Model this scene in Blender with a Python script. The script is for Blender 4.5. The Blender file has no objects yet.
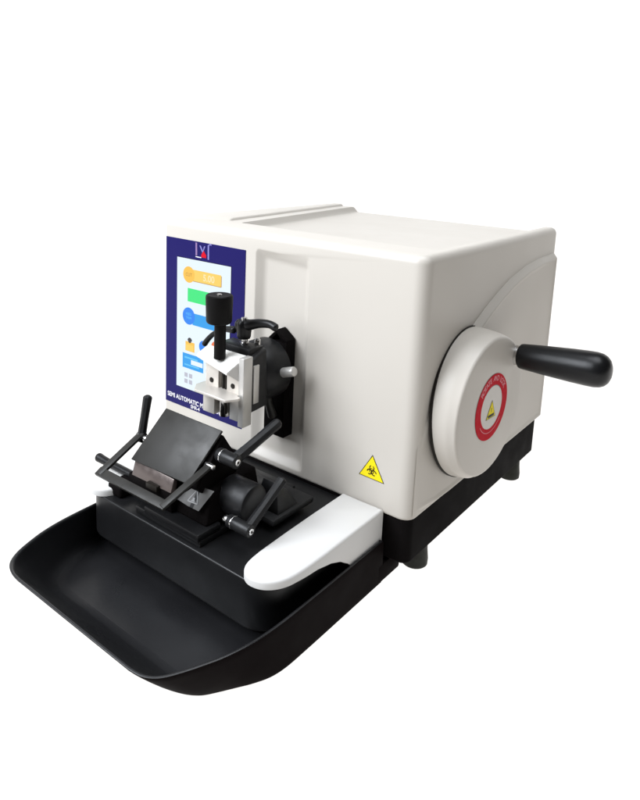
import bpy, bmesh, math, random
from mathutils import Vector, Matrix
random.seed(4)
S = bpy.context.scene
COL = S.collection
PI = math.pi

# ------------------------------------------------------------------ materials
def mat(name, base, rough=.4, metal=0., spec=.5, coat=0., noise=0., nscale=60., bump=0., bscale=900., edge=0., emit=None, estr=0., ior=1.5):
    m = bpy.data.materials.new(name); m.use_nodes = True
    N = m.node_tree.nodes; L = m.node_tree.links
    b = N['Principled BSDF']
    b.inputs['Base Color'].default_value = (*base, 1)
    b.inputs['Roughness'].default_value = rough
    b.inputs['Metallic'].default_value = metal
    b.inputs['Specular IOR Level'].default_value = spec
    b.inputs['Coat Weight'].default_value = coat; b.inputs['IOR'].default_value = ior
    b.inputs['Coat Roughness'].default_value = .15
    tc = N.new('ShaderNodeTexCoord')
    if noise:
        n = N.new('ShaderNodeTexNoise'); n.inputs['Scale'].default_value = nscale; n.inputs['Detail'].default_value = 5
        L.new(tc.outputs['Object'], n.inputs['Vector'])
        r = N.new('ShaderNodeMapRange'); r.inputs['From Min'].default_value = .3; r.inputs['From Max'].default_value = .7
        r.inputs['To Min'].default_value = max(.02, rough-noise); r.inputs['To Max'].default_value = min(1, rough+noise)
        L.new(n.outputs['Fac'], r.inputs['Value']); L.new(r.outputs['Result'], b.inputs['Roughness'])
        mx = N.new('ShaderNodeMix'); mx.data_type = 'RGBA'
        mx.inputs['A'].default_value = (*[c*(1-noise*.18) for c in base], 1)
        mx.inputs['B'].default_value = (*[min(1, c*(1+noise*.18)) for c in base], 1)
        L.new(n.outputs['Fac'], mx.inputs['Factor']); L.new(mx.outputs['Result'], b.inputs['Base Color'])
    last = None
    if edge:
        bv = N.new('ShaderNodeBevel'); bv.samples = 6; bv.inputs['Radius'].default_value = edge
        last = bv.outputs['Normal']
    if bump:
        n2 = N.new('ShaderNodeTexNoise'); n2.inputs['Scale'].default_value = bscale; n2.inputs['Detail'].default_value = 3
        L.new(tc.outputs['Object'], n2.inputs['Vector'])
        bp = N.new('ShaderNodeBump'); bp.inputs['Strength'].default_value = bump; bp.inputs['Distance'].default_value = .0006
        L.new(n2.outputs['Fac'], bp.inputs['Height'])
        if last: L.new(last, bp.inputs['Normal'])
        last = bp.outputs['Normal']
    if last: L.new(last, b.inputs['Normal'])
    if emit:
        b.inputs['Emission Color'].default_value = (*emit, 1); b.inputs['Emission Strength'].default_value = estr
    return m

M = {}
M['white'] = mat('white_moulded_plastic', (.485,.452,.405), .36, spec=.35, noise=.05, nscale=9, edge=.0030)
M['wheel'] = mat('white_turned_plastic', (.485,.452,.405), .40, spec=.3, noise=.05, nscale=9)
M['arm'] = mat('white_smooth_plastic', (.58,.568,.548), .38, spec=.4, noise=.05, nscale=20)
M['black'] = mat('black_textured_plastic', (.0050,.0042,.0042), .6, spec=.2, noise=.06, nscale=30, bump=.12, bscale=1400, ior=1.12)
M['stage'] = mat('black_satin_stage', (.0075,.0075,.008), .38, spec=.26, noise=.10, nscale=26, bump=.05, bscale=900)
M['gloss'] = mat('black_glossy_plastic', (.0042,.0042,.0046), .36, spec=.26, noise=.06, nscale=18)
M['knob'] = mat('black_knurl_plastic', (.0035,.003,.003), .5, spec=.10, noise=.06, nscale=40)
M['tray'] = mat('black_tray_plastic', (.011,.011,.012), .36, spec=.42, noise=.15, nscale=11, bump=.05, bscale=900)
M['tray_shade'] = mat('black_shaded_tray_outside', (.006,.0042,.0042), .6, spec=.2, noise=.06, nscale=30, ior=1.12)  # darker, duller copy of the tray black; shade of the outer walls put in
M['anod'] = mat('dark_grey_anodised_metal', (.023,.022,.020), .45, metal=.2, spec=.3, noise=.1, nscale=50, bump=.1, bscale=1500, edge=.0006)
M['dark'] = mat('charcoal_painted_metal', (.0085,.0085,.009), .42, spec=.25, noise=.12, nscale=60, bump=.1, bscale=1200, edge=.0008)
M['alu'] = mat('satin_aluminium', (.50,.485,.46), .40, metal=.55, spec=.5, noise=.12, nscale=90, bump=.05, bscale=900, edge=.0005)
M['jaw'] = mat('beige_nickel_plate', (.55,.515,.47), .38, metal=.35, spec=.5, noise=.12, nscale=70, edge=.0005)
M['hood'] = mat('bright_nickel_plate', (.66,.65,.615), .4, metal=.25, spec=.5, noise=.08, nscale=70, edge=.0005)
M['steel'] = mat('polished_steel', (.62,.61,.60), .22, metal=1., noise=.1, nscale=120)
M['blade'] = mat('brown_reflecting_steel', (.115,.092,.084), .38, metal=.5, noise=.15, nscale=80)
M['navy'] = mat('navy_panel_film', (.006,.004,.078), .35, spec=.15, noise=.04, nscale=20)
M['red'] = mat('red_print', (.46,.007,.018), .6, spec=.04, noise=.1, nscale=200)
M['yellow'] = mat('yellow_print', (.74,.60,.015), .5, spec=.06, noise=.1, nscale=200)
M['ink'] = mat('black_print', (.012,.010,.008), .45, spec=.12, noise=.1, nscale=200)
M['paper'] = mat('white_print', (.62,.60,.62), .5, noise=.05, nscale=200)
M['pink'] = mat('pale_red_print', (.62,.25,.28), .6, spec=.04, noise=.05, nscale=200)
M['faint'] = mat('faded_grey_print', (.22,.22,.22), .5, spec=.1, noise=.05, nscale=200)
M['cream'] = mat('cream_label', (.52,.49,.45), .45, noise=.05, nscale=200)
M['lilac'] = mat('lilac_print', (.20,.12,.26), .4, noise=.05, nscale=200)
M['periw'] = mat('periwinkle_print', (.16,.15,.38), .4, noise=.05, nscale=200)
M['grey'] = mat('grey_label_plate', (.075,.073,.07), .42, metal=.3, noise=.1, nscale=150)
M['rubber'] = mat('dark_olive_rubber', (.013,.0135,.009), .6, spec=.3, noise=.1, nscale=90)
def lit(name, c, s=1.): return mat(name, (.01,.01,.01), .2, spec=.3, emit=c, estr=s)
M['s_white'] = lit('lit_screen_white', (.80,.91,1.0), 1.0)
M['s_yel'] = lit('lit_screen_yellow', (1.,.58,.07), .95)
M['s_yelo'] = lit('lit_screen_pale_yellow', (1.,.68,.13), .95)
M['s_pale'] = lit('lit_screen_cream', (1.,.86,.48), .95)
M['s_brn'] = lit('lit_screen_brown', (.50,.25,.05), .9)
M['s_grn'] = lit('lit_screen_green', (.035,.86,.22), .95)
M['s_blu'] = lit('lit_screen_blue', (.006,.24,.95), .95)
M['s_blu2'] = lit('lit_screen_light_blue', (.01,.36,.90), .95)
M['s_sky'] = lit('lit_screen_sky', (.12,.60,1.), .95)
M['s_org'] = lit('lit_screen_orange', (.95,.19,.05), .9)
M['s_blk'] = lit('lit_screen_dark', (.03,.025,.03), 1.)
M['s_gry'] = lit('lit_screen_grey', (.52,.53,.62), .95)

# ------------------------------------------------------------------ mesh helpers
class MB:
    """collects faces; keeps a material slot per face"""
    def __init__(s): s.v=[]; s.f=[]; s.mi=[]; s.sm=[]; s.mats=[]
    def slot(s, m):
        if m not in s.mats: s.mats.append(m)
        return s.mats.index(m)
    def add(s, vs, fs, m, smooth=True):
        o=len(s.v); k=s.slot(m); s.v += [tuple(p) for p in vs]
        for f in fs: s.f.append([i+o for i in f]); s.mi.append(k); s.sm.append(smooth)
        return s
    def build(s, name, parent=None, weld=True, angle=35, cat=None, label=None, group=None, kind=None):
        me = bpy.data.meshes.new(name); me.from_pydata(s.v, [], s.f); me.update()
        for m in s.mats: me.materials.append(M[m] if isinstance(m,str) else m)
        for p,k,sm in zip(me.polygons, s.mi, s.sm): p.material_index=k; p.use_smooth=sm
        bm = bmesh.new(); bm.from_mesh(me)
        bmesh.ops.recalc_face_normals(bm, faces=bm.faces[:])
        for e in bm.edges:
            if len(e.link_faces)==2 and e.calc_face_angle(0) > math.radians(angle): e.smooth=False
        bm.to_mesh(me); bm.free()
        return link(name, me, parent, label, cat, group, kind)

def link(name, me, parent=None, label=None, cat=None, group=None, kind=None):
    o = bpy.data.objects.new(name, me); COL.objects.link(o)
    if parent is not None:
        o.parent = parent
        p = parent; off = Vector((0,0,0))
        while p is not None: off += p.location; p = p.parent
        o.location = -off          # meshes are written in world coordinates
    tag(o, label, cat, group, kind)
    return o
def tag(o, label=None, cat=None, group=None, kind=None):
    if label: o['label']=label
    if cat: o['category']=cat
    if group: o['group']=group
    if kind: o['kind']=kind
def thing(name, loc, label, cat):
    o = bpy.data.objects.new(name, None); COL.objects.link(o); o.location=loc
    o.empty_display_size=.05; tag(o,label,cat); return o

def loft(mb, rings, m, cap=True, close=True, smooth=True):
    n=len(rings[0]); vs=[p for r in rings for p in r]; fs=[]
    for i in range(len(rings)-1):
        for j in range(n if close else n-1):
            k=(j+1)%n; fs.append((i*n+j, i*n+k, (i+1)*n+k, (i+1)*n+j))
    if cap: fs.append(tuple(range(n))[::-1]); fs.append(tuple((len(rings)-1)*n+j for j in range(n)))
    return mb.add(vs, fs, m, smooth)

def frame(d):
    d=Vector(d).normalized(); u=d.cross(Vector((0,0,1)))
    if u.length<1e-3: u=d.cross(Vector((0,1,0)))
    u.normalize(); return d,u,d.cross(u).normalized()
def circle(c, d, r, n=32):
    d,u,v=frame(d); c=Vector(c)
    return [c+r*(math.cos(a)*u+math.sin(a)*v) for a in [2*PI*i/n for i in range(n)]]
def lathe(mb, c, d, prof, m, n=40):
    """prof: list of (along, radius)"""
    c=Vector(c); dd=Vector(d).normalized()
    return loft(mb, [circle(c+dd*t, dd, max(r,1e-5), n) for t,r in prof], m)
def cyl(mb, a, b, r, m, n=32, ch=.0008, r2=None):
    a=Vector(a); b=Vector(b); r2 = r if r2 is None else r2; Lh=(b-a).length; ch=min(ch,r*.4,r2*.4)
    return lathe(mb, a, b-a, [(0,r-ch),(ch*.3,r-ch*.3),(ch,r),(Lh-ch,r2),(Lh-ch*.3,r2-ch*.3),(Lh,r2-ch)], m, n)
def tube(mb, pts, rad, m, n=16, sub=6, flat=1.):
    P=[Vector(p) for p in pts]; Q=[]; Rr=[]
    if not isinstance(rad,(list,tuple)): rad=[rad]*len(P)
    for i in range(len(P)-1):
        p0=P[max(i-1,0)]; p1=P[i]; p2=P[i+1]; p3=P[min(i+2,len(P)-1)]
        for k in range(sub):
            t=k/sub; Q.append(.5*((2*p1)+(p2-p0)*t+(2*p0-5*p1+4*p2-p3)*t*t+(3*p1-p0-3*p2+p3)*t**3)); Rr.append(rad[i]*(1-t)+rad[i+1]*t)
    Q.append(P[-1]); Rr.append(rad[-1])
    rings=[]
    d0,u,v=frame(Q[1]-Q[0])
    def ring(c,u,v,r): return [c+r*(math.cos(2*PI*j/n)*u+flat*math.sin(2*PI*j/n)*v) for j in range(n)]
    T=[(Q[min(i+1,len(Q)-1)]-Q[max(i-1,0)]).normalized() for i in range(len(Q))]
    for i,c in enumerate(Q):
        u=(u-T[i]*u.dot(T[i])).normalized(); v=T[i].cross(u)
        if i==0:
            for s_,q in ((.95,.35),(.6,.8),(.25,.97)): rings.append(ring(c-T[0]*Rr[0]*s_*.7,u,v,Rr[0]*q))
        rings.append(ring(c,u,v,Rr[i]))
        if i==len(Q)-1:
            for s_,q in ((.25,.97),(.6,.8),(.95,.35)): rings.append(ring(c+T[-1]*Rr[-1]*s_*.7,u,v,Rr[-1]*q))
    return loft(mb, rings, m)
def bevelled(mb, bm, m, w, seg=2):
    if w: bmesh.ops.bevel(bm, geom=bm.edges[:], offset=w, segments=seg, affect='EDGES', profile=.5, clamp_overlap=True)
    bmesh.ops.recalc_face_normals(bm, faces=bm.faces[:])
    bm.verts.index_update()
    mb.add([v.co.copy() for v in bm.verts], [[v.index for v in f.verts] for f in bm.faces], m); bm.free(); return mb
def hexa(mb, c8, m, w=.0006, seg=2):
    """8 corners: bottom 4 (ccw), top 4"""
    bm=bmesh.new(); V=[bm.verts.new(p) for p in c8]
    for f in ((3,2,1,0),(4,5,6,7),(0,1,5,4),(1,2,6,5),(2,3,7,6),(3,0,4,7)): bm.faces.new([V[i] for i in f])
    return bevelled(mb,bm,m,w,seg)
def box(mb, lo, hi, m, w=.0006, seg=2):
    x0,y0,z0=lo; x1,y1,z1=hi
    return hexa(mb,[(x0,y0,z0),(x1,y0,z0),(x1,y1,z0),(x0,y1,z0),(x0,y0,z1),(x1,y0,z1),(x1,y1,z1),(x0,y1,z1)],m,w,seg)
def prism(mb, poly, f0, f1, m, w=.0006, seg=2):
    """poly of 2d points mapped by f0 / f1 to the two end faces"""
    bm=bmesh.new(); A=[bm.verts.new(f0(*p)) for p in poly]; B=[bm.verts.new(f1(*p)) for p in poly]; n=len(poly)
    bm.faces.new(A[::-1]); bm.faces.new(B)
    for i in range(n): bm.faces.new((A[i],A[(i+1)%n],B[(i+1)%n],B[i]))
    return bevelled(mb,bm,m,w,seg)
def rrect(x0,y0,x1,y1,rads,inset,z,n=8):
    """rounded rectangle ring; rads = (x0y0, x1y0, x1y1, x0y1)"""
    out=[]
    cs=((x0,y0,1,1,PI),(x1,y0,-1,1,1.5*PI),(x1,y1,-1,-1,0),(x0,y1,1,-1,.5*PI))
    for (cx,cy,sx,sy,a0),r in zip(cs,rads):
        rr=max(r-inset,.0004); ox=cx+sx*(inset+rr); oy=cy+sy*(inset+rr)
        for k in range(n+1):
            a=a0+.5*PI*k/n; out.append(Vector((ox+rr*math.cos(a), oy+rr*math.sin(a), z)))
    return out
def rounded_block(mb, rect, rads, z0, z1, rt, rb, m, n=8, seg=6):
    rings=[]
    for k in range(seg+1):
        a=.5*PI*k/seg; rings.append(rrect(*rect, rads, rb*(1-math.sin(a)), z0+rb*(1-math.cos(a)), n))
    for k in range(seg+1):
        a=.5*PI*k/seg; rings.append(rrect(*rect, rads, rt*(1-math.cos(a)), z1-rt*(1-math.sin(a)), n))
    return loft(mb, rings, m)
def mesh_of(mb):
    o=mb.build('tmp'); return o
def boolean(obj, cutter, op='DIFFERENCE'):
    md=obj.modifiers.new('b','BOOLEAN'); md.operation=op; md.object=cutter; md.solver='EXACT'
    dg=bpy.context.evaluated_depsgraph_get(); dg.update()
    me=bpy.data.meshes.new_from_object(obj.evaluated_get(dg)); obj.modifiers.clear()
    old=obj.data; nm=old.name; obj.data=me; bpy.data.meshes.remove(old); me.name=nm
    cm=cutter.data; bpy.data.objects.remove(cutter); bpy.data.meshes.remove(cm)
def resharpen(obj, angle=28):
    bm=bmesh.new(); bm.from_mesh(obj.data)
    for f in bm.faces: f.smooth=True
    for e in bm.edges:
        e.smooth = not (len(e.link_faces)==2 and e.calc_face_angle(0)>math.radians(angle))
    bm.to_mesh(obj.data); bm.free()

# flat print on a plane given by origin o and axes u, v
class Plane:
    def __init__(s,o,u,v): s.o=Vector(o); s.u=Vector(u).normalized(); s.v=Vector(v).normalized(); s.n=s.u.cross(s.v)
    def p(s,a,b,h=0): return s.o+s.u*a+s.v*b+s.n*h
def poly(mb, pl, pts, m, h=0.): return mb.add([pl.p(a,b,h) for a,b in pts], [tuple(range(len(pts)))], m, False)
def rect(mb, pl, x0,y0,x1,y1, m, h=0.): return poly(mb,pl,[(x0,y0),(x1,y0),(x1,y1),(x0,y1)],m,h)
def disc(mb, pl, cx,cy,r,m,h=0.,n=40): return poly(mb,pl,[(cx+r*math.cos(2*PI*i/n),cy+r*math.sin(2*PI*i/n)) for i in range(n)],m,h)
def arc(mb, pl, cx,cy,r0,r1,a0,a1,m,h=0.,n=48):
    vs=[];fs=[]
    for i in range(n+1):
        a=a0+(a1-a0)*i/n
        vs += [pl.p(cx+r0*math.cos(a),cy+r0*math.sin(a),h), pl.p(cx+r1*math.cos(a),cy+r1*math.sin(a),h)]
    for i in range(n): fs.append((2*i,2*i+1,2*i+3,2*i+2))
    return mb.add(vs,fs,m,False)
def text(mb, pl, s, x, y, size, m, h=0., align='LEFT', rot=0., sx=1., bold=0.):
    cu=bpy.data.curves.new('t','FONT'); cu.body=s; cu.size=size; cu.align_x=align; cu.offset=bold
    o=bpy.data.objects.new('t',cu); COL.objects.link(o)
    dg=bpy.context.evaluated_depsgraph_get(); dg.update()
    me=bpy.data.meshes.new_from_object(o.evaluated_get(dg))
    c,sn=math.cos(rot),math.sin(rot); vs=[]
    for v in me.vertices:
        a=v.co.x*sx; b=v.co.y; vs.append(pl.p(x+a*c-b*sn, y+a*sn+b*c, h))
    mb.add(vs,[tuple(p.vertices) for p in me.polygons],m,False)
    bpy.data.objects.remove(o); bpy.data.curves.remove(cu); bpy.data.meshes.remove(me)

# ================================================================== the microtome
W, D, H = .40, .402, .295
FLOOR = -.0805
mic = thing('microtome', (.2,.2,FLOOR), 'white and black bench microtome with lit touch screen, hand wheel and specimen clamp', 'microtome')

# ---- housing
b = MB(); rounded_block(b, (0,0,W,D), (.005,.0155,.008,.008), 0, H, .0092, .004, 'white', 8, 6)
body = b.build('housing', mic)
c = MB()   # front recess for the specimen slide, sloping sides
x0,x1,z0,z1 = .160,.246,.004,.2770
hexa(c, [(x0-.004,-.01,z0-.008),(x1+.016,-.01,z0-.008),(x1-.003,.0085,z0+.014),(x0+.018,.0085,z0+.014),
         (x0-.004,-.01,z1+.012),(x1+.014,-.01,z1+.018),(x1-.003,.0085,z1-.018),(x0+.018,.0085,z1-.014)], 'white', .004, 3)
boolean(body, c.build('cut'))
c = MB()   # shallow storage recess in the top, open to the back
hexa(c, [(.098,.060,H-.0095),(.380,.060,H-.0095),(.380,.45,H-.0095),(.045,.45,H-.0095),
         (.088,.050,H+.006),(.388,.050,H+.006),(.388,.45,H+.006),(.035,.45,H+.006)], 'white', .003, 3)
boolean(body, c.build('cut'))
resharpen(body)
b = MB()   # raised strip along the left of the top
prism(b, [(.004,.022),(.072,.045),(.030,.396),(.004,.396)], lambda x,y:(x,y,H-.004), lambda x,y:(x+(.004 if x<.01 else -.006),y+(.02 if y<.1 else -.004),H+.0035), 'white', .0022, 3)
b.build('top_ridge', body)
# raised boss on the wheel side, its upper edge one long curve
pts=[(.009,.082),(.018,.105),(.034,.129),(.058,.154),(.088,.178),(.122,.199),(.158,.216),(.196,.231),(.236,.243),(.282,.252),(.330,.2565),(.392,.258)]
loop=pts+[(.392,.006),(.30,.006),(.20,.006),(.12,.006),(.08,.006),(.05,.006),(.03,.006),(.009,.006)]
ins=[]
cy=sum(p[0] for p in loop)/len(loop); cz=sum(p[1] for p in loop)/len(loop)
n=len(loop)
def inset(lp,d):
    out=[]
    for i in range(len(lp)):
        p0=Vector(lp[i-1]);p1=Vector(lp[i]);p2=Vector(lp[(i+1)%len(lp)])
        e1=(p1-p0).normalized();e2=(p2-p1).normalized()
        n1=Vector((e1.y,-e1.x));n2=Vector((e2.y,-e2.x)); nn=(n1+n2).normalized(); k=d/max(nn.dot(n1),.4)
        out.append(tuple(p1+nn*k))
    return out
b=MB()
rings=[]
for d,h in ((-.0010,-.001),(-.0004,.0004),(.0003,.0012),(.0050,.0070),(.0060,.0078),(.0074,.0078),(.0100,.0068),(.0125,.0065)):
    ring=[]
    for (y,z),(y0,z0_) in zip(inset(loop,d),loop):
        f=max(0.,min(1.,(y-.004)/.060)); f=f*f*(3-2*f)
        ring.append(Vector((W-.0006+(h+.0006)*f if h>0 else W+h,y,z)))
    rings.append(ring)
loft(b,rings,'wheel'); b.build('side_boss', body, angle=60)

# ---- control panel
FP = Plane((0,-.0006,0),(1,0,0),(0,0,1))
b=MB()
pr=.003
prism(b, [(.003,.0338),(.1515,.0338),(.1515,.2705),(.003,.2715)], lambda x,z:(x,.0006,z), lambda x,z:(x,-.0006,z), 'navy', .0003, 1)
panel=b.build('control_panel', mic)
b=MB(); h=.0002
text(b,FP,'SEMI AUTOMATIC MICROTOME',.0075,.0425,.0092,'paper',h,sx=.86,bold=.00022)
text(b,FP,'SMR-4',.0555,.0362,.0070,'paper',h,sx=.95,bold=.0002)
b.build('lettering', panel)
b=MB()
poly(b,FP,[(.0615,.2695),(.0645,.2695),(.0650,.2525),(.0618,.2525)],'lilac',h)
poly(b,FP,[(.0618,.2512),(.0725,.2512),(.0725,.2500),(.0618,.2500)],'paper',h)
poly(b,FP,[(.0690,.2665),(.0715,.2665),(.0760,.2590),(.0745,.2575)],'periw',h)
poly(b,FP,[(.0800,.2665),(.0778,.2665),(.0752,.2600),(.0762,.2585)],'periw',h)
poly(b,FP,[(.0770,.2605),(.0820,.2545),(.0820,.2510),(.0728,.2510),(.0728,.2545)],'red',h)
poly(b,FP,[(.0766,.2612),(.0776,.2612),(.0771,.2630)],'paper',h)
poly(b,FP,[(.0845,.2685),(.0870,.2700),(.0872,.2495),(.0847,.2495)],'periw',h)
arc(b,FP,.0892,.2680,.0012,.0030,.15*PI,.95*PI,'periw',h)
b.build('emblem', panel)
b=MB()
rect(b,FP,.0260,.0620,.1280,.2466,'ink',.0003)
rect(b,FP,.0265,.0625,.1275,.2460,'s_white',.0006)
e=.0008; e2=.0010
rect(b,FP,.058,.2170,.1105,.2325,'s_yelo',e); disc(b,FP,.0500,.2245,.0112,'s_yel',e+.00005)
rect(b,FP,.1105,.2168,.1116,.2312,'s_brn',e); rect(b,FP,.058,.2163,.1105,.2171,'s_brn',e)
text(b,FP,'CUT',.0500,.2222,.0068,'s_brn',e2,'CENTER',sx=.9); text(b,FP,'5.00',.088,.2202,.0125,'s_pale',e2,'CENTER',bold=.0003)
rect(b,FP,.0480,.1875,.1080,.2060,'s_grn',e)
rect(b,FP,.058,.1560,.1080,.1725,'s_blu2',e); disc(b,FP,.0505,.1670,.0120,'s_blu',e+.00005); 
text(b,FP,'FEED',.0505,.1682,.0050,'s_sky',e2,'CENTER'); text(b,FP,'TRIM',.0505,.1628,.0050,'s_sky',e2,'CENTER')
rect(b,FP,.0445,.1175,.0625,.1310,'s_yel',e); arc(b,FP,.0530,.1325,.0025,.0045,0,PI,'s_blk',e); disc(b,FP,.0530,.1325,.0032,'s_blk',e2); rect(b,FP,.0455,.1185,.0600,.1270,'s_yelo',e2)
disc(b,FP,.0800,.1295,.0088,'s_blu',e); disc(b,FP,.1030,.1340,.0085,'s_org',e)
rect(b,FP,.0390,.0925,.0800,.1135,'s_blu2',e)
rect(b,FP,.0430,.1065,.0690,.1090,'s_sky',e2); rect(b,FP,.0560,.0995,.0790,.1060,'s_white',e2); rect(b,FP,.0430,.0965,.0720,.0985,'s_sky',e2)
for i in (0,1):
    for j in (0,1): rect(b,FP,.0430+i*.009,.0705+j*.009,.0495+i*.009,.0765+j*.009,'s_gry',e)
b.build('touch_screen', panel)

# ---- biohazard sticker on the housing front
b=MB()
BP=Plane((.3496,-.0003,.0455),(1,0,-.02),(0,0,1))
def tri(r,cy=0): return [(r*math.cos(PI/2+2*PI*k/3), cy+r*math.sin(PI/2+2*PI*k/3)) for k in range(3)]
poly(b,BP,tri(.0192),'ink',0); poly(b,BP,tri(.0176),'yellow',.0001)
for k in range(3):
    a=PI/2+2*PI*k/3; arc(b,BP,.0034*math.cos(a),.0034*math.sin(a),.0022,.0034,a+.5,a+2*PI-.5,'ink',.0002)
arc(b,BP,0,0,.0024,.0032,0,2*PI,'ink',.00025); disc(b,BP,0,0,.0009,'ink',.00025)
b.build('hazard_sticker', body, label='yellow triangular biohazard sticker')

# ---- plinth and feet
b=MB(); rounded_block(b,(.003,.003,W-.002,D-.002),(.006,.012,.008,.008),-.0535,.0015,.001,.004,'black'); b.build('plinth', mic)
for fx,fy in ((.3815,.0560),(.383,.345),(.030,.075),(.030,.350)):
    b=MB(); lathe(b,(fx,fy,FLOOR),(0,0,1),[(0,.0140),(.0015,.0155),(.008,.0158),(.020,.0145),(.032,.0140)],'rubber'); b.build('foot', mic)

# ---- hand wheel: a drum with a slightly domed rim
cb=Vector((.4075,0.1116,0.1129)); nb=Vector((1,-0.0206,0.0683)).normalized(); rb=0.0877
cf=Vector((.436,.1112,.1133)); nf=Vector((1,-.049,-.016)).normalized(); rf=.0834
b=MB(); rings=[]
for t,k in ((0,0),(.25,.25),(.5,.5),(.70,.70)):
    c0=cb.lerp(cf,t); d0=nb.lerp(nf,t); rings.append(circle(c0,d0,rb+(rf-rb)*t+.0008*math.sin(PI*t),96))
for a in (0,18,36,54,72,90):
    q=math.radians(a); rings.append(circle(cf-nf*.0040*(1-math.sin(q)), nf, rf-.0040*(1-math.cos(q)), 96))
rings.append(circle(cf,nf,.045,96)); rings.append(circle(cf,nf,.0445,96))
loft(b,rings,'wheel'); wheel=b.build('hand_wheel', mic)
b=MB(); lathe(b,cb-nb*.0026,nb,[(0,rb+.0012),(.0028,rb+.0012)],'ink',96); cyl(b,cb-Vector((.012,0,0)),cb,.070,'ink',64); b.build('wheel_gap_shade_hub', wheel)  # black disc stands in for the shadow gap behind the wheel, plus hub
WP_u=Vector((0,1,0)); WP_u=(WP_u-nf*WP_u.dot(nf)).normalized(); WP_v=nf.cross(WP_u)
SP=Plane(cf+nf*.0003,WP_u,WP_v)
b=MB()
disc(b,SP,0,0,.0280,'cream',0,64); arc(b,SP,0,0,.0264,.0399,0,2*PI,'red',.00012,96)
arc(b,SP,0,0,.0256,.0268,.25*PI,.75*PI,'grey',.0001)
arc(b,SP,0,0,.0308,.0316,1.20*PI,1.80*PI,'pink',.0002)
for s,a0,da in (('ROTATE AND LOCK',143,-7.6),):
    for i,ch in enumerate(s):
        a=math.radians(a0+da*i); text(b,SP,ch,.0313*math.cos(a),.0313*math.sin(a),.0088,'pink',.0002,'CENTER',rot=a-PI/2,bold=.0002)
T=Plane(SP.p(0,-.003,0),WP_u,WP_v)
poly(b,T,[(-.0122,-.0105),(.0122,-.0105),(0,.0118)],'ink',.0002); poly(b,T,[(-.0110,-.0098),(.0110,-.0098),(0,.0102)],'yellow',.0003)
poly(b,T,[(-.0008,.002),(.0008,.002),(.0004,-.003),(-.0004,-.003)],'ink',.0004); rect(b,T,-.0078,-.0090,.0078,-.0056,'ink',.0004)
b.build('wheel_sticker', wheel, label='round red ring sticker with yellow warning triangle')
b=MB()
ho=Vector((.436,.1676,.1629)); hd=Vector((1,0,.045)).normalized()
lathe(b,ho-hd*.002,hd,[(0,.0120),(.0085,.0120),(.009,.0105)],'steel')
lathe(b,ho+hd*.0075,hd,[(0,.0132),(.0008,.0143),(.003,.0150),(.030,.0172),(.060,.0192),(.077,.0199),(.085,.0199),(.091,.0189),(.0955,.0166),(.0988,.0130),(.1008,.0083),(.1016,.003)],'gloss',56)
b.build('handle', wheel, label='black tapered crank handle')

# ---- stage in front of the housing, with white arms
b=MB(); rounded_block(b,(.0745,-.1855,.3555,.002),(.030,.030,.004,.004),-.0555,-.0025,.0020,.004,'stage',12)
rounded_block(b,(.095,-.165,.335,.001),(.02,.02,.004,.004),-.0745,-.052,.001,.001,'black',8)
stage=b.build('stage', mic)
def smooth2(pts,sub=4):
    P=[Vector(p) for p in pts]; out=[]
    for i in range(len(P)-1):
        p0=P[i-1] if 3<i else P[i]; p1=P[i];p2=P[i+1]; p3=P[i+2] if 3<=i<len(P)-4 else P[i+1]
        for k in range(sub):
            t=k/sub; out.append(.5*((2*p1)+(p2-p0)*t+(2*p0-5*p1+4*p2-p3)*t*t+(3*p1-p0-3*p2+p3)*t**3) if 3<=i<len(P)-4 else p1.lerp(p2,t))
    out.append(P[-1]); return out
def arm(mirror):
    mx=(lambda x: .4345-x) if mirror else (lambda x:x)
    top=[(.3135,-.001),(.3140,-.060),(.3150,-.110),(.3165,-.150),(.3185,-.168),(.3220,-.1785),(.3275,-.1855),(.3350,-.1892),(.3430,-.1893),(.3510,-.1865),(.3580,-.1805),(.3635,-.1720),(.3672,-.1600),(.3690,-.1400),(.3695,-.1100),(.3690,-.0700),(.3680,-.001)]
    def zb(y):   # underside: thin at the tip, deep near the housing
        P=[(-.20,-.0030),(-.155,-.0030),(-.124,-.0052),(-.102,-.0098),(-.085,-.0165),(-.070,-.026),(-.0595,-.036),(-.045,-.043),(0,-.045)]
        for (a,za),(c2,zc) in zip(P,P[1:]):
            if a<=y<=c2: return za+(zc-za)*(y-a)/(c2-a)
        return -.045
    top=[tuple(p) for p in smooth2(top)]; lp=[]
    # dense outline so that the underside curve is smooth
    for i in range(len(top)):
        p=Vector(top[i]); q=Vector(top[(i+1)%len(top)]); k=4 if (q-p).length>.008 else 1
        lp += [tuple(p.lerp(q,j/k)) for j in range(k)]
    zt=.0062; m_=MB(); rings=[]
    ii=lambda d:inset(lp,-d)
    def ring(d,zf): return [Vector((mx(x),y,zf(y0))) for (x,y),(x0_,y0) in zip(inset_ccw(lp,d),lp)]
    rings=[ring(.0030,lambda y:zb(y)),ring(.0,lambda y:zb(y)+.0008),ring(0,lambda y:zt-.0026),ring(.0004,lambda y:zt-.0014),ring(.0012,lambda y:zt-.0005),ring(.0026,lambda y:zt)]
    loft(m_,rings,'arm'); return m_.build('arm_rest', mic, angle=45)
def inset_ccw(lp,d):
    if d==0: return lp
    # orientation
    A=sum(lp[i-1][0]*lp[i][1]-lp[i][0]*lp[i-1][1] for i in range(len(lp)))
    return inset(lp, -d if A>0 else d)
arm(False); arm(True)
b=MB(); box(b,(.103,-.176,-.003),(.128,-.120,.0125),'black',.004,3)
b.build('bumper', stage)

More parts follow.
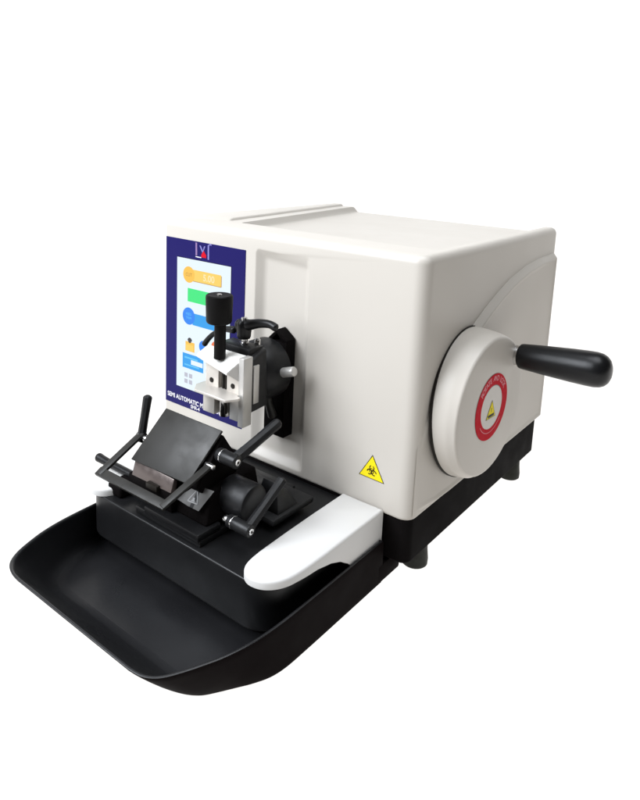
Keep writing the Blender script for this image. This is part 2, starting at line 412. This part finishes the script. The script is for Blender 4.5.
# ---- specimen clamp on the housing front
b=MB()
box(b,(.1970,-.010,.049),(.2285,.0080,.1690),'black',.0008)
for q in ([(.1965,.1675),(.2030,.1675),(.2130,.1785),(.2125,.1835)],[(.2125,.1835),(.2130,.1785),(.2220,.1685),(.2285,.1685),(.2285,.1715)]):
    prism(b,q,lambda x,z:(x,.0075,z),lambda x,z:(x,-.0095,z),'black',.0006)
lathe(b,(.2015,-.008,.1345),(0,-1,0),[(0,.0345),(.002,.0365),(.018,.0365),(.026,.0352),(.034,.0322),(.042,.0275),(.046,.026)],'dark',64)
hexa(b,[(.170,-.080,.104),(.237,-.080,.104),(.237,-.050,.106),(.170,-.050,.106),(.170,-.080,.166),(.237,-.080,.166),(.233,-.050,.174),(.175,-.050,.174)],'dark',.003,3)
box(b,(.180,-.074,.164),(.228,-.050,.1755),'dark',.002)
clamp=b.build('specimen_clamp', mic)
b=MB(); box(b,(.2360,-.0775,.115),(.2384,-.0685,.1595),'alu',.0006); b.build('side_plate', clamp)
b=MB()
box(b,(.2325,-.0965,.0930),(.2400,-.0820,.1722),'alu',.0006)            # right cheek
g=[(.2258,-.1076,.1548),(.2338,-.0900,.1700),(.2338,-.0950,.1440)]
b.add(g+[(x-.0014,y+.0004,z) for x,y,z in g],[(0,1,2),(5,4,3),(0,3,4,1),(1,4,5,2),(2,5,3,0)],'alu',False)
box(b,(.1740,-.0890,.0990),(.2325,-.0815,.1665),'jaw',.0005)             # back wall
for cx_,cz_ in ((.1905,.1360),(.2235,.1370)):
    box(b,(cx_-.0105,-.0945,.1275),(cx_+.0095,-.0885,.1600),'jaw',.0006)
    cyl(b,(cx_-.001,-.0952,cz_),(cx_-.001,-.0940,cz_),.0030,'ink',20,.0001)
for q in (.2050,.2090): box(b,(q-.0012,-.0925,.1285),(q+.0012,-.0885,.1640),'ink',.0002)
box(b,(.1810,-.0995,.0985),(.1990,-.0890,.1265),'jaw',.0006); box(b,(.2200,-.0965,.0985),(.2326,-.0890,.1265),'alu',.0006)
b.build('jaw_frame', clamp)
b=MB()
hz=lambda y:.1700+min(0,(y+.0915))*.86
prism(b,[(.1700,-.0815),(.1700,-.1000),(.2256,-.1080),(.2336,-.0895),(.2336,-.0815)],
      lambda x,y:(x,y,hz(y)-.0026), lambda x,y:(x,y,hz(y)+.0008),'hood',.0003,1)
b.build('upper_jaw', clamp)
b=MB(); prism(b,[(.1730,-.0890),(.1730,-.1030),(.1830,-.1155),(.2320,-.1165),(.2395,-.1040),(.2385,-.0990),(.2325,-.0985),(.2325,-.0890)],lambda x,y:(x,y,.1262),lambda x,y:(x,y,.1292),'jaw',.0003,1)
b.build('lower_jaw', clamp)
b=MB(); cyl(b,(.2095,-.0935,.0985),(.2095,-.0935,.1262),.0058,'steel',24)
tube(b,[(.2125,-.0965,.122),(.2160,-.0985,.112),(.2155,-.0975,.104)],.0016,'ink',8)
b.build('spring', clamp)
b=MB(); kc=Vector((.2028,-.098,0))
lathe(b,kc+Vector((0,0,.2060)),(0,0,1),[(0,.0124),(.0012,.0138),(.003,.0144),(.029,.0152),(.0310,.0149),(.0320,.0136)],'knob',48)
lathe(b,kc+Vector((.002,0,.166)),(0,0,1),[(0,.0066),(.041,.0066)],'knob',28)
lathe(b,kc+Vector((.0,0,.2375)),(0,0,1),[(0,.0030),(.0012,.0028),(.0015,.0018)],'steel',20)
b.build('knob', clamp, label='tall black clamping knob')
b=MB()
lathe(b,(.2058,-.060,.1815),(0,0,1),[(0,.0070),(.002,.0080),(.013,.0088),(.0185,.0082),(.0215,.0060)],'gloss',28)
tube(b,[(.1990,-.060,.1960),(.2130,-.060,.1985),(.2280,-.0595,.2030),(.2420,-.0590,.2050),(.2510,-.0588,.2030)],[.0070,.0064,.0052,.0045,.0046],'gloss',14)
lathe(b,(.2058,-.060,.2030),(0,0,1),[(0,.0036),(.0028,.0034),(.0034,.0024)],'steel',20)
lathe(b,(.2068,-.060,.1670),(0,0,1),[(0,.0052),(.010,.0052),(.0102,.0040),(.0150,.0040)],'steel',20)
b.build('clamp_lever', clamp)
b=MB(); tube(b,[(.1420,-.060,.1605),(.1480,-.060,.1680),(.1580,-.060,.1770),(.1720,-.060,.1850),(.190,-.060,.1880)],[.0036,.0033,.0030,.0034,.0045],'gloss',12)
b.build('clamp_lever', clamp)
b=MB(); cyl(b,(.2165,-.048,.1650),(.2165,-.048,.1800),.0036,'steel',20); cyl(b,(.2165,-.048,.1780),(.2165,-.048,.1815),.0026,'steel',20); b.build('pin', clamp)
b=MB(); cyl(b,(.2310,-.030,.1380),(.2440,-.030,.1425),.0030,'steel',20); cyl(b,(.2405,-.030,.1410),(.2580,-.030,.1468),.0058,'alu',24,.0015); b.build('thumb_screw', clamp)
b=MB(); tube(b,[(.215,-.026,.1110),(.215,-.0235,.0960),(.216,-.0165,.0775)],[.0045,.0048,.0058],'anod',12); b.build('lock_lever', clamp)

# ================================================================== blade holder
bh = thing('blade_holder', (.20,-.13,-.0025), 'dark grey adjustable blade holder with tilted plate and levers, sitting on the black stage', 'blade holder')
b=MB()
box(b,(.160,-.1800,-.0022),(.262,-.0250,.0055),'stage',.0012)
box(b,(.178,-.1830,.0045),(.262,-.150,.0130),'stage',.0012)
box(b,(.190,-.110,.0050),(.300,-.040,.0120),'dark',.0015)
b.build('foot_plate', bh)
b=MB()
hexa(b,[(.172,-.168,.0125),(.258,-.168,.0125),(.262,-.085,.0125),(.172,-.085,.0125),(.178,-.158,.046),(.252,-.158,.046),(.256,-.090,.052),(.178,-.090,.052)],'black',.003,3)
cyl(b,(.248,-.125,.0320),(.286,-.125,.0320),.0210,'dark',48,.004)
hexa(b,[(.262,-.098,.011),(.296,-.098,.011),(.296,-.062,.011),(.262,-.062,.011),(.270,-.094,.045),(.290,-.094,.045),(.288,-.074,.030),(.270,-.074,.030)],'dark',.001)
body2=b.build('holder_body', bh)
LP=Plane((.2365,-.1640,.0395),(1,0,.10),(0,.50,.87))
b=MB(); poly(b,LP,[(-.0240,-.0090),(-.0020,.0105),(.0235,.0105),(.0130,-.0130),(-.004,-.0120)],'grey',.0)
poly(b,LP,[(.0020,.0105),(.0060,.0105),(.0040,-.0125),(-.001,-.0122)],'dark',.0002)
for A,B in (((-.0065,-.0070),(.0085,-.0070)),((.0085,-.0070),(.0010,.0065)),((.0010,.0065),(-.0065,-.0070))):
    a_=Vector(A);b_=Vector(B);nn=Vector((-(b_-a_).y,(b_-a_).x)).normalized()*.0006
    poly(b,LP,[tuple(a_-nn),tuple(b_-nn),tuple(b_+nn),tuple(a_+nn)],'faint',.0004)
disc(b,LP,.001,-.0035,.0016,'faint',.0004,12); poly(b,LP,[(-.002,-.006),(.004,-.006),(.003,-.0045),(-.001,-.0045)],'faint',.0004)
b.build('warning_plate', body2, label='grey plate with white triangle mark')
# tilted plate, carried on a wedge
def tp(x,s,h=0):   # s: 0 at the top edge, 1 at the bottom edge; h: out of the plate
    p=Vector((x,-.135-.040*s,.1050-.0500*s)); return p+Vector((0,-.775,.632))*h
b=MB()
hexa(b,[tp(.1468,1.02,-.003),tp(.2360,.98,-.003),tp(.2462,0,-.003),tp(.1580,0,-.003),tp(.1468,1.02,0),tp(.2360,.98,0),tp(.2462,0,0),tp(.1580,0,0)],'anod',.0008,2)
plate=b.build('pressure_plate', bh, label='flat dark grey tilted pressure plate')
b=MB()
prism(b,[(-.1320,.0990),(-.1690,.0520),(-.158,.0400),(-.110,.0400),(-.112,.0700)],lambda y,z:(.160,y,z),lambda y,z:(.2462,y,z),'black',.0015)
b.build('back_block', bh)
b=MB()
hexa(b,[(.150,-.1770,.0370),(.214,-.1770,.0385),(.214,-.1700,.0370),(.150,-.1700,.0355),tp(.150,1.0,-.0035),tp(.214,1.0,-.0035),tp(.214,1.0,-.010),tp(.150,1.0,-.010)],'blade',.0006)
box(b,(.1790,-.1815,.0345),(.1965,-.1755,.0405),'ink',.0006)
hexa(b,[(.140,-.174,.012),(.212,-.174,.014),(.212,-.160,.014),(.140,-.160,.012),(.144,-.1765,.0370),(.212,-.1765,.0385),(.212,-.163,.0400),(.144,-.163,.0390)],'black',.001)
b.build('blade_clamp', bh)
def bar(mb,a,bb,w,t,m,up):
    a=Vector(a);bb=Vector(bb);d=(bb-a).normalized();u=Vector(up);u=(u-d*u.dot(d)).normalized();s=d.cross(u)
    hexa(mb,[a-s*w/2-u*t/2,a+s*w/2-u*t/2,bb+s*w/2-u*t/2,bb-s*w/2-u*t/2,a-s*w/2+u*t/2,a+s*w/2+u*t/2,bb+s*w/2+u*t/2,bb-s*w/2+u*t/2],m,.0005)
b=MB(); up=(0,-.50,.86)
bar(b,(.1345,-.150,.0720),(.1320,-.2075,.0425),.0085,.0035,'anod',up)
bar(b,(.2470,-.150,.0735),(.2355,-.2075,.0440),.0080,.0035,'anod',up)
bar(b,(.1265,-.2040,.0432),(.2385,-.2040,.0446),.0100,.0040,'anod',up)
guard=b.build('finger_guard', bh, label='dark grey U-shaped finger guard frame')
for xa,xb,y_,z_ in ((.2400,.2520,-.152,.0715),(.1270,.1370,-.150,.0690)):
    b=MB(); cyl(b,(xa,y_,z_),(xb,y_,z_),.0030,'steel',18); b.build('pivot_pin', guard)
def lever(name, a, b_, tip, r, rt, cap, label, nub=True):
    m_=MB(); a=Vector(a); b_=Vector(b_); d=(b_-a).normalized(); tip=Vector(tip)
    cyl(m_, a+d*.004, b_, r, 'dark', 28, .001); cyl(m_, a+d*.0095, a+d*.0110, r*1.04, 'steel', 28, .0003)
    root=b_-d*r*.75
    tube(m_,[root,root.lerp(tip,.5),tip],[r*.86,(r*.78+rt)/2,rt*1.06],'dark',8,3)
    o=m_.build(name, bh, label=label)
    m2=MB(); cyl(m2,b_-d*.0002,b_+d*.0010,r*.50,'steel',20,.0003); cyl(m2,b_+d*.0006,b_+d*.0012,r*.24,'ink',6,.0001); m2.build('screw', o)
    if nub: m2=MB(); cyl(m2,a-d*.002,a+d*.0045,r*.62,'steel',20); m2.build('shaft', o)
    return o
lever('clamp_lever',(.2430,-.140,.0812),(.2740,-.140,.0805),(.2705,-.0735,.1010),.0072,.0056,True,'long black clamp lever pointing back to the housing')
lever('clamp_lever',(.2740,-.155,.0245),(.3080,-.155,.0240),(.3040,-.1040,.0570),.0066,.0050,True,'black clamp lever low on the right, raised backwards')
lever('clamp_lever',(.1420,-.150,.0675),(.1290,-.150,.0670),(.1310,-.1390,.1105),.0060,.0050,True,'black clamp lever standing upright on the left')
b=MB(); tube(b,[(.0520,-.150,.0145),(.075,-.150,.0140),(.150,-.150,.0140)],[.0056,.0048,.0048],'gloss',16); b.build('shift_knob', bh)

# ================================================================== waste tray
b=MB()
half=[(.0720,-.0035),(.0720,-.020),(.0718,-.080),(.0718,-.140),(.0722,-.175),(.0745,-.215),(.0790,-.243),(.0855,-.264),(.0940,-.284),(.1040,-.2975),(.1160,-.3050),(.1320,-.3085),(.1600,-.3088)]
right=[(.2900,-.3088),(.3140,-.3085),(.3280,-.3055),(.3385,-.2975),(.3470,-.2830),(.3550,-.2650),(.3625,-.2450),(.3690,-.2180),(.3722,-.1850),(.3728,-.140),(.3728,-.080),(.3726,-.020),(.3726,-.0035)]
def smooth(pts,sub=6):
    P=[Vector(p) for p in pts]; out=[]
    for i in range(len(P)-1):
        p0=P[max(i-1,0)];p1=P[i];p2=P[i+1];p3=P[min(i+2,len(P)-1)]
        for k in range(sub):
            t=k/sub; out.append(.5*((2*p1)+(p2-p0)*t+(2*p0-5*p1+4*p2-p3)*t*t+(3*p1-p0-3*p2+p3)*t**3))
    out.append(P[-1]); return out
rim=[Vector((p[0],p[1])) for p in smooth(half+right)]
ZR,ZB=-.0300,-.0800
def tray_ring(t,off,dz=0.):
    """t: 0 rim, 1 floor"""
    out=[]
    for p in rim:
        x=p.x; y=p.y
        k=max(0.,min(1.,(-y-.130)/.178)); k=k*k*(3-2*k)
        yy=y+k*(.043*t+.010*(1-math.sqrt(max(0,1-t*t))))
        x=x+(.2225-x)/.15*(-.0005*t)
        out.append(Vector((x,yy,ZR+(ZB-ZR)*t+dz)))
    if off:
        L2=[(v.x,v.y) for v in out]
        i2=inset_ccw(L2,off)
        out=[Vector((a,c_,v.z)) for (a,c_),v in zip(i2,out)]
    return out
out_t=(1,.985,.955,.91,.85,.77,.66,.5,.3,.12,.03)
rings=[tray_ring(1,.010)]+[tray_ring(t,.0004 if t>.97 else 0,0) for t in out_t]+[tray_ring(0,.0006,.0005)]
no=len(rings)
rings+=[tray_ring(0,.0016,.0012),tray_ring(0,.0028,.0010),tray_ring(0,.0038,.0002),tray_ring(.03,.0042)]+[tray_ring(t*.945,.0040+.006*max(0,(t-.8)/.2)**2) for t in (.1,.3,.5,.66,.77,.85,.91,.955,.985)]+[tray_ring(.945,.016)]
loft(b,rings[:no],'tray_shade',cap=False); loft(b,rings[no-1:],'tray',cap=False)
nv=len(rings[0]); b.add(rings[0],[tuple(range(nv))],'tray_shade'); b.add(rings[-1],[tuple(range(nv))],'tray')
box(b,(.080,-.012,-.0800),(.3731,.0360,-.0570),'tray_shade',.002)
tray=b.build('waste_tray', None, angle=60, label='wide shallow black waste tray with rounded front corners under the stage', cat='tray')

# ================================================================== added translucent sweep, lit from below and behind so the ground glows white
yaw=.6831
m=bpy.data.materials.new('translucent_white_acrylic'); m.use_nodes=True
N=m.node_tree.nodes; L=m.node_tree.links; N.clear()
out=N.new('ShaderNodeOutputMaterial'); tr=N.new('ShaderNodeBsdfTranslucent'); df=N.new('ShaderNodeBsdfDiffuse'); mx=N.new('ShaderNodeMixShader')
nz=N.new('ShaderNodeTexNoise'); nz.inputs['Scale'].default_value=400; mr=N.new('ShaderNodeMapRange'); mr.inputs['To Min'].default_value=.10; mr.inputs['To Max'].default_value=.14
L.new(nz.outputs['Fac'],mr.inputs['Value']); L.new(mr.outputs['Result'],mx.inputs['Fac'])
tr.inputs['Color'].default_value=(.95,.95,.95,1); df.inputs['Color'].default_value=(.9,.9,.9,1)
L.new(tr.outputs['BSDF'],mx.inputs[1]); L.new(df.outputs['BSDF'],mx.inputs[2]); L.new(mx.outputs['Shader'],out.inputs['Surface'])
fw=Vector((-math.sin(yaw),math.cos(yaw),0)); rt=Vector((math.cos(yaw),math.sin(yaw),0)); O=Vector((.25,.05,FLOOR-.0004))
prof=[(-1.3,0),(0,0),(1.0,0)]+[(1.0+.8*math.sin(math.radians(a)),.8-.8*math.cos(math.radians(a))) for a in range(6,91,6)]+[(1.8,2.4)]
b=MB(); M['acrylic']=m
loft(b,[[O+fw*a+rt*s+Vector((0,0,z)) for s in (-4.6,0,4.6)] for a,z in prof],'acrylic',cap=False,close=False)
b.build('backdrop', None, angle=80, kind='structure')

# ================================================================== light
def area(name,loc,target,sx,sy,power,color=(1,1,1)):
    l=bpy.data.lights.new(name,'AREA'); l.shape='RECTANGLE'; l.size=sx; l.size_y=sy; l.energy=power; l.color=color
    o=bpy.data.objects.new(name,l); COL.objects.link(o); o.location=loc
    o.rotation_euler=(Vector(target)-Vector(loc)).to_track_quat('-Z','Y').to_euler(); return o
under=O+fw*.4
area('added_under_lamp', under+Vector((0,0,-1.2)), under+Vector((0,0,1))+fw*1e-4, 9, 6, 222, (1,.98,.955))  # added unseen under the sheet, whitens the ground and hides cast shadows
bk=O+fw*3.0+Vector((0,0,.9)); area('added_back_lamp', bk, O+fw*0+Vector((0,0,.9)), 9.4, 3.5, 134, (1,.985,.965))  # added unseen behind the sweep, keeps the background white
area('key_lamp', (-.55,-1.55,1.45), (.2,0,.12), 1.3,1.3, 95, (.93,.98,1.05))
area('ceiling_lamp', (.62,-.05,1.9), (.45,.1,.2), 1.1,1.1, 26, (.94,.98,1.03))
w=bpy.data.worlds.new('World'); S.world=w; w.use_nodes=True
w.node_tree.nodes['Background'].inputs['Color'].default_value=(1,.95,.90,1); w.node_tree.nodes['Background'].inputs['Strength'].default_value=.06

# ================================================================== camera
pt,rl=.1799,.0344
f,px,py=679.69,282.07,264.42
ca,sa=math.cos(yaw),math.sin(yaw); cbb,sbb=math.cos(pt),math.sin(pt); cc,sc=math.cos(rl),math.sin(rl)
Y=Matrix(((ca,sa,0),(-sa,ca,0),(0,0,1))); B0=Matrix(((1,0,0),(0,0,-1),(0,1,0))); P0=Matrix(((1,0,0),(0,cbb,-sbb),(0,sbb,cbb))); R0=Matrix(((cc,-sc,0),(sc,cc,0),(0,0,1)))
Rm=R0@P0@B0@Y      # rows: right, down, forward
cam=bpy.data.cameras.new('camera'); co=bpy.data.objects.new('camera',cam); COL.objects.link(co)
Mx=Matrix((( Rm[0][0],-Rm[1][0],-Rm[2][0]),(Rm[0][1],-Rm[1][1],-Rm[2][1]),(Rm[0][2],-Rm[1][2],-Rm[2][2])))
co.matrix_world=Matrix.Translation((.7125,-.6178,.4057))@Mx.to_4x4()
cam.sensor_fit='HORIZONTAL'; cam.sensor_width=36; cam.lens=36*f/640
cam.shift_x=(320-px)/640; cam.shift_y=(py-400)/640
cam.clip_start=.01; cam.clip_end=50
S.camera=co
S.view_settings.view_transform='Standard'; S.view_settings.look='None'; S.view_settings.exposure=0; S.view_settings.gamma=1
S.render.resolution_x=819; S.render.resolution_y=1024
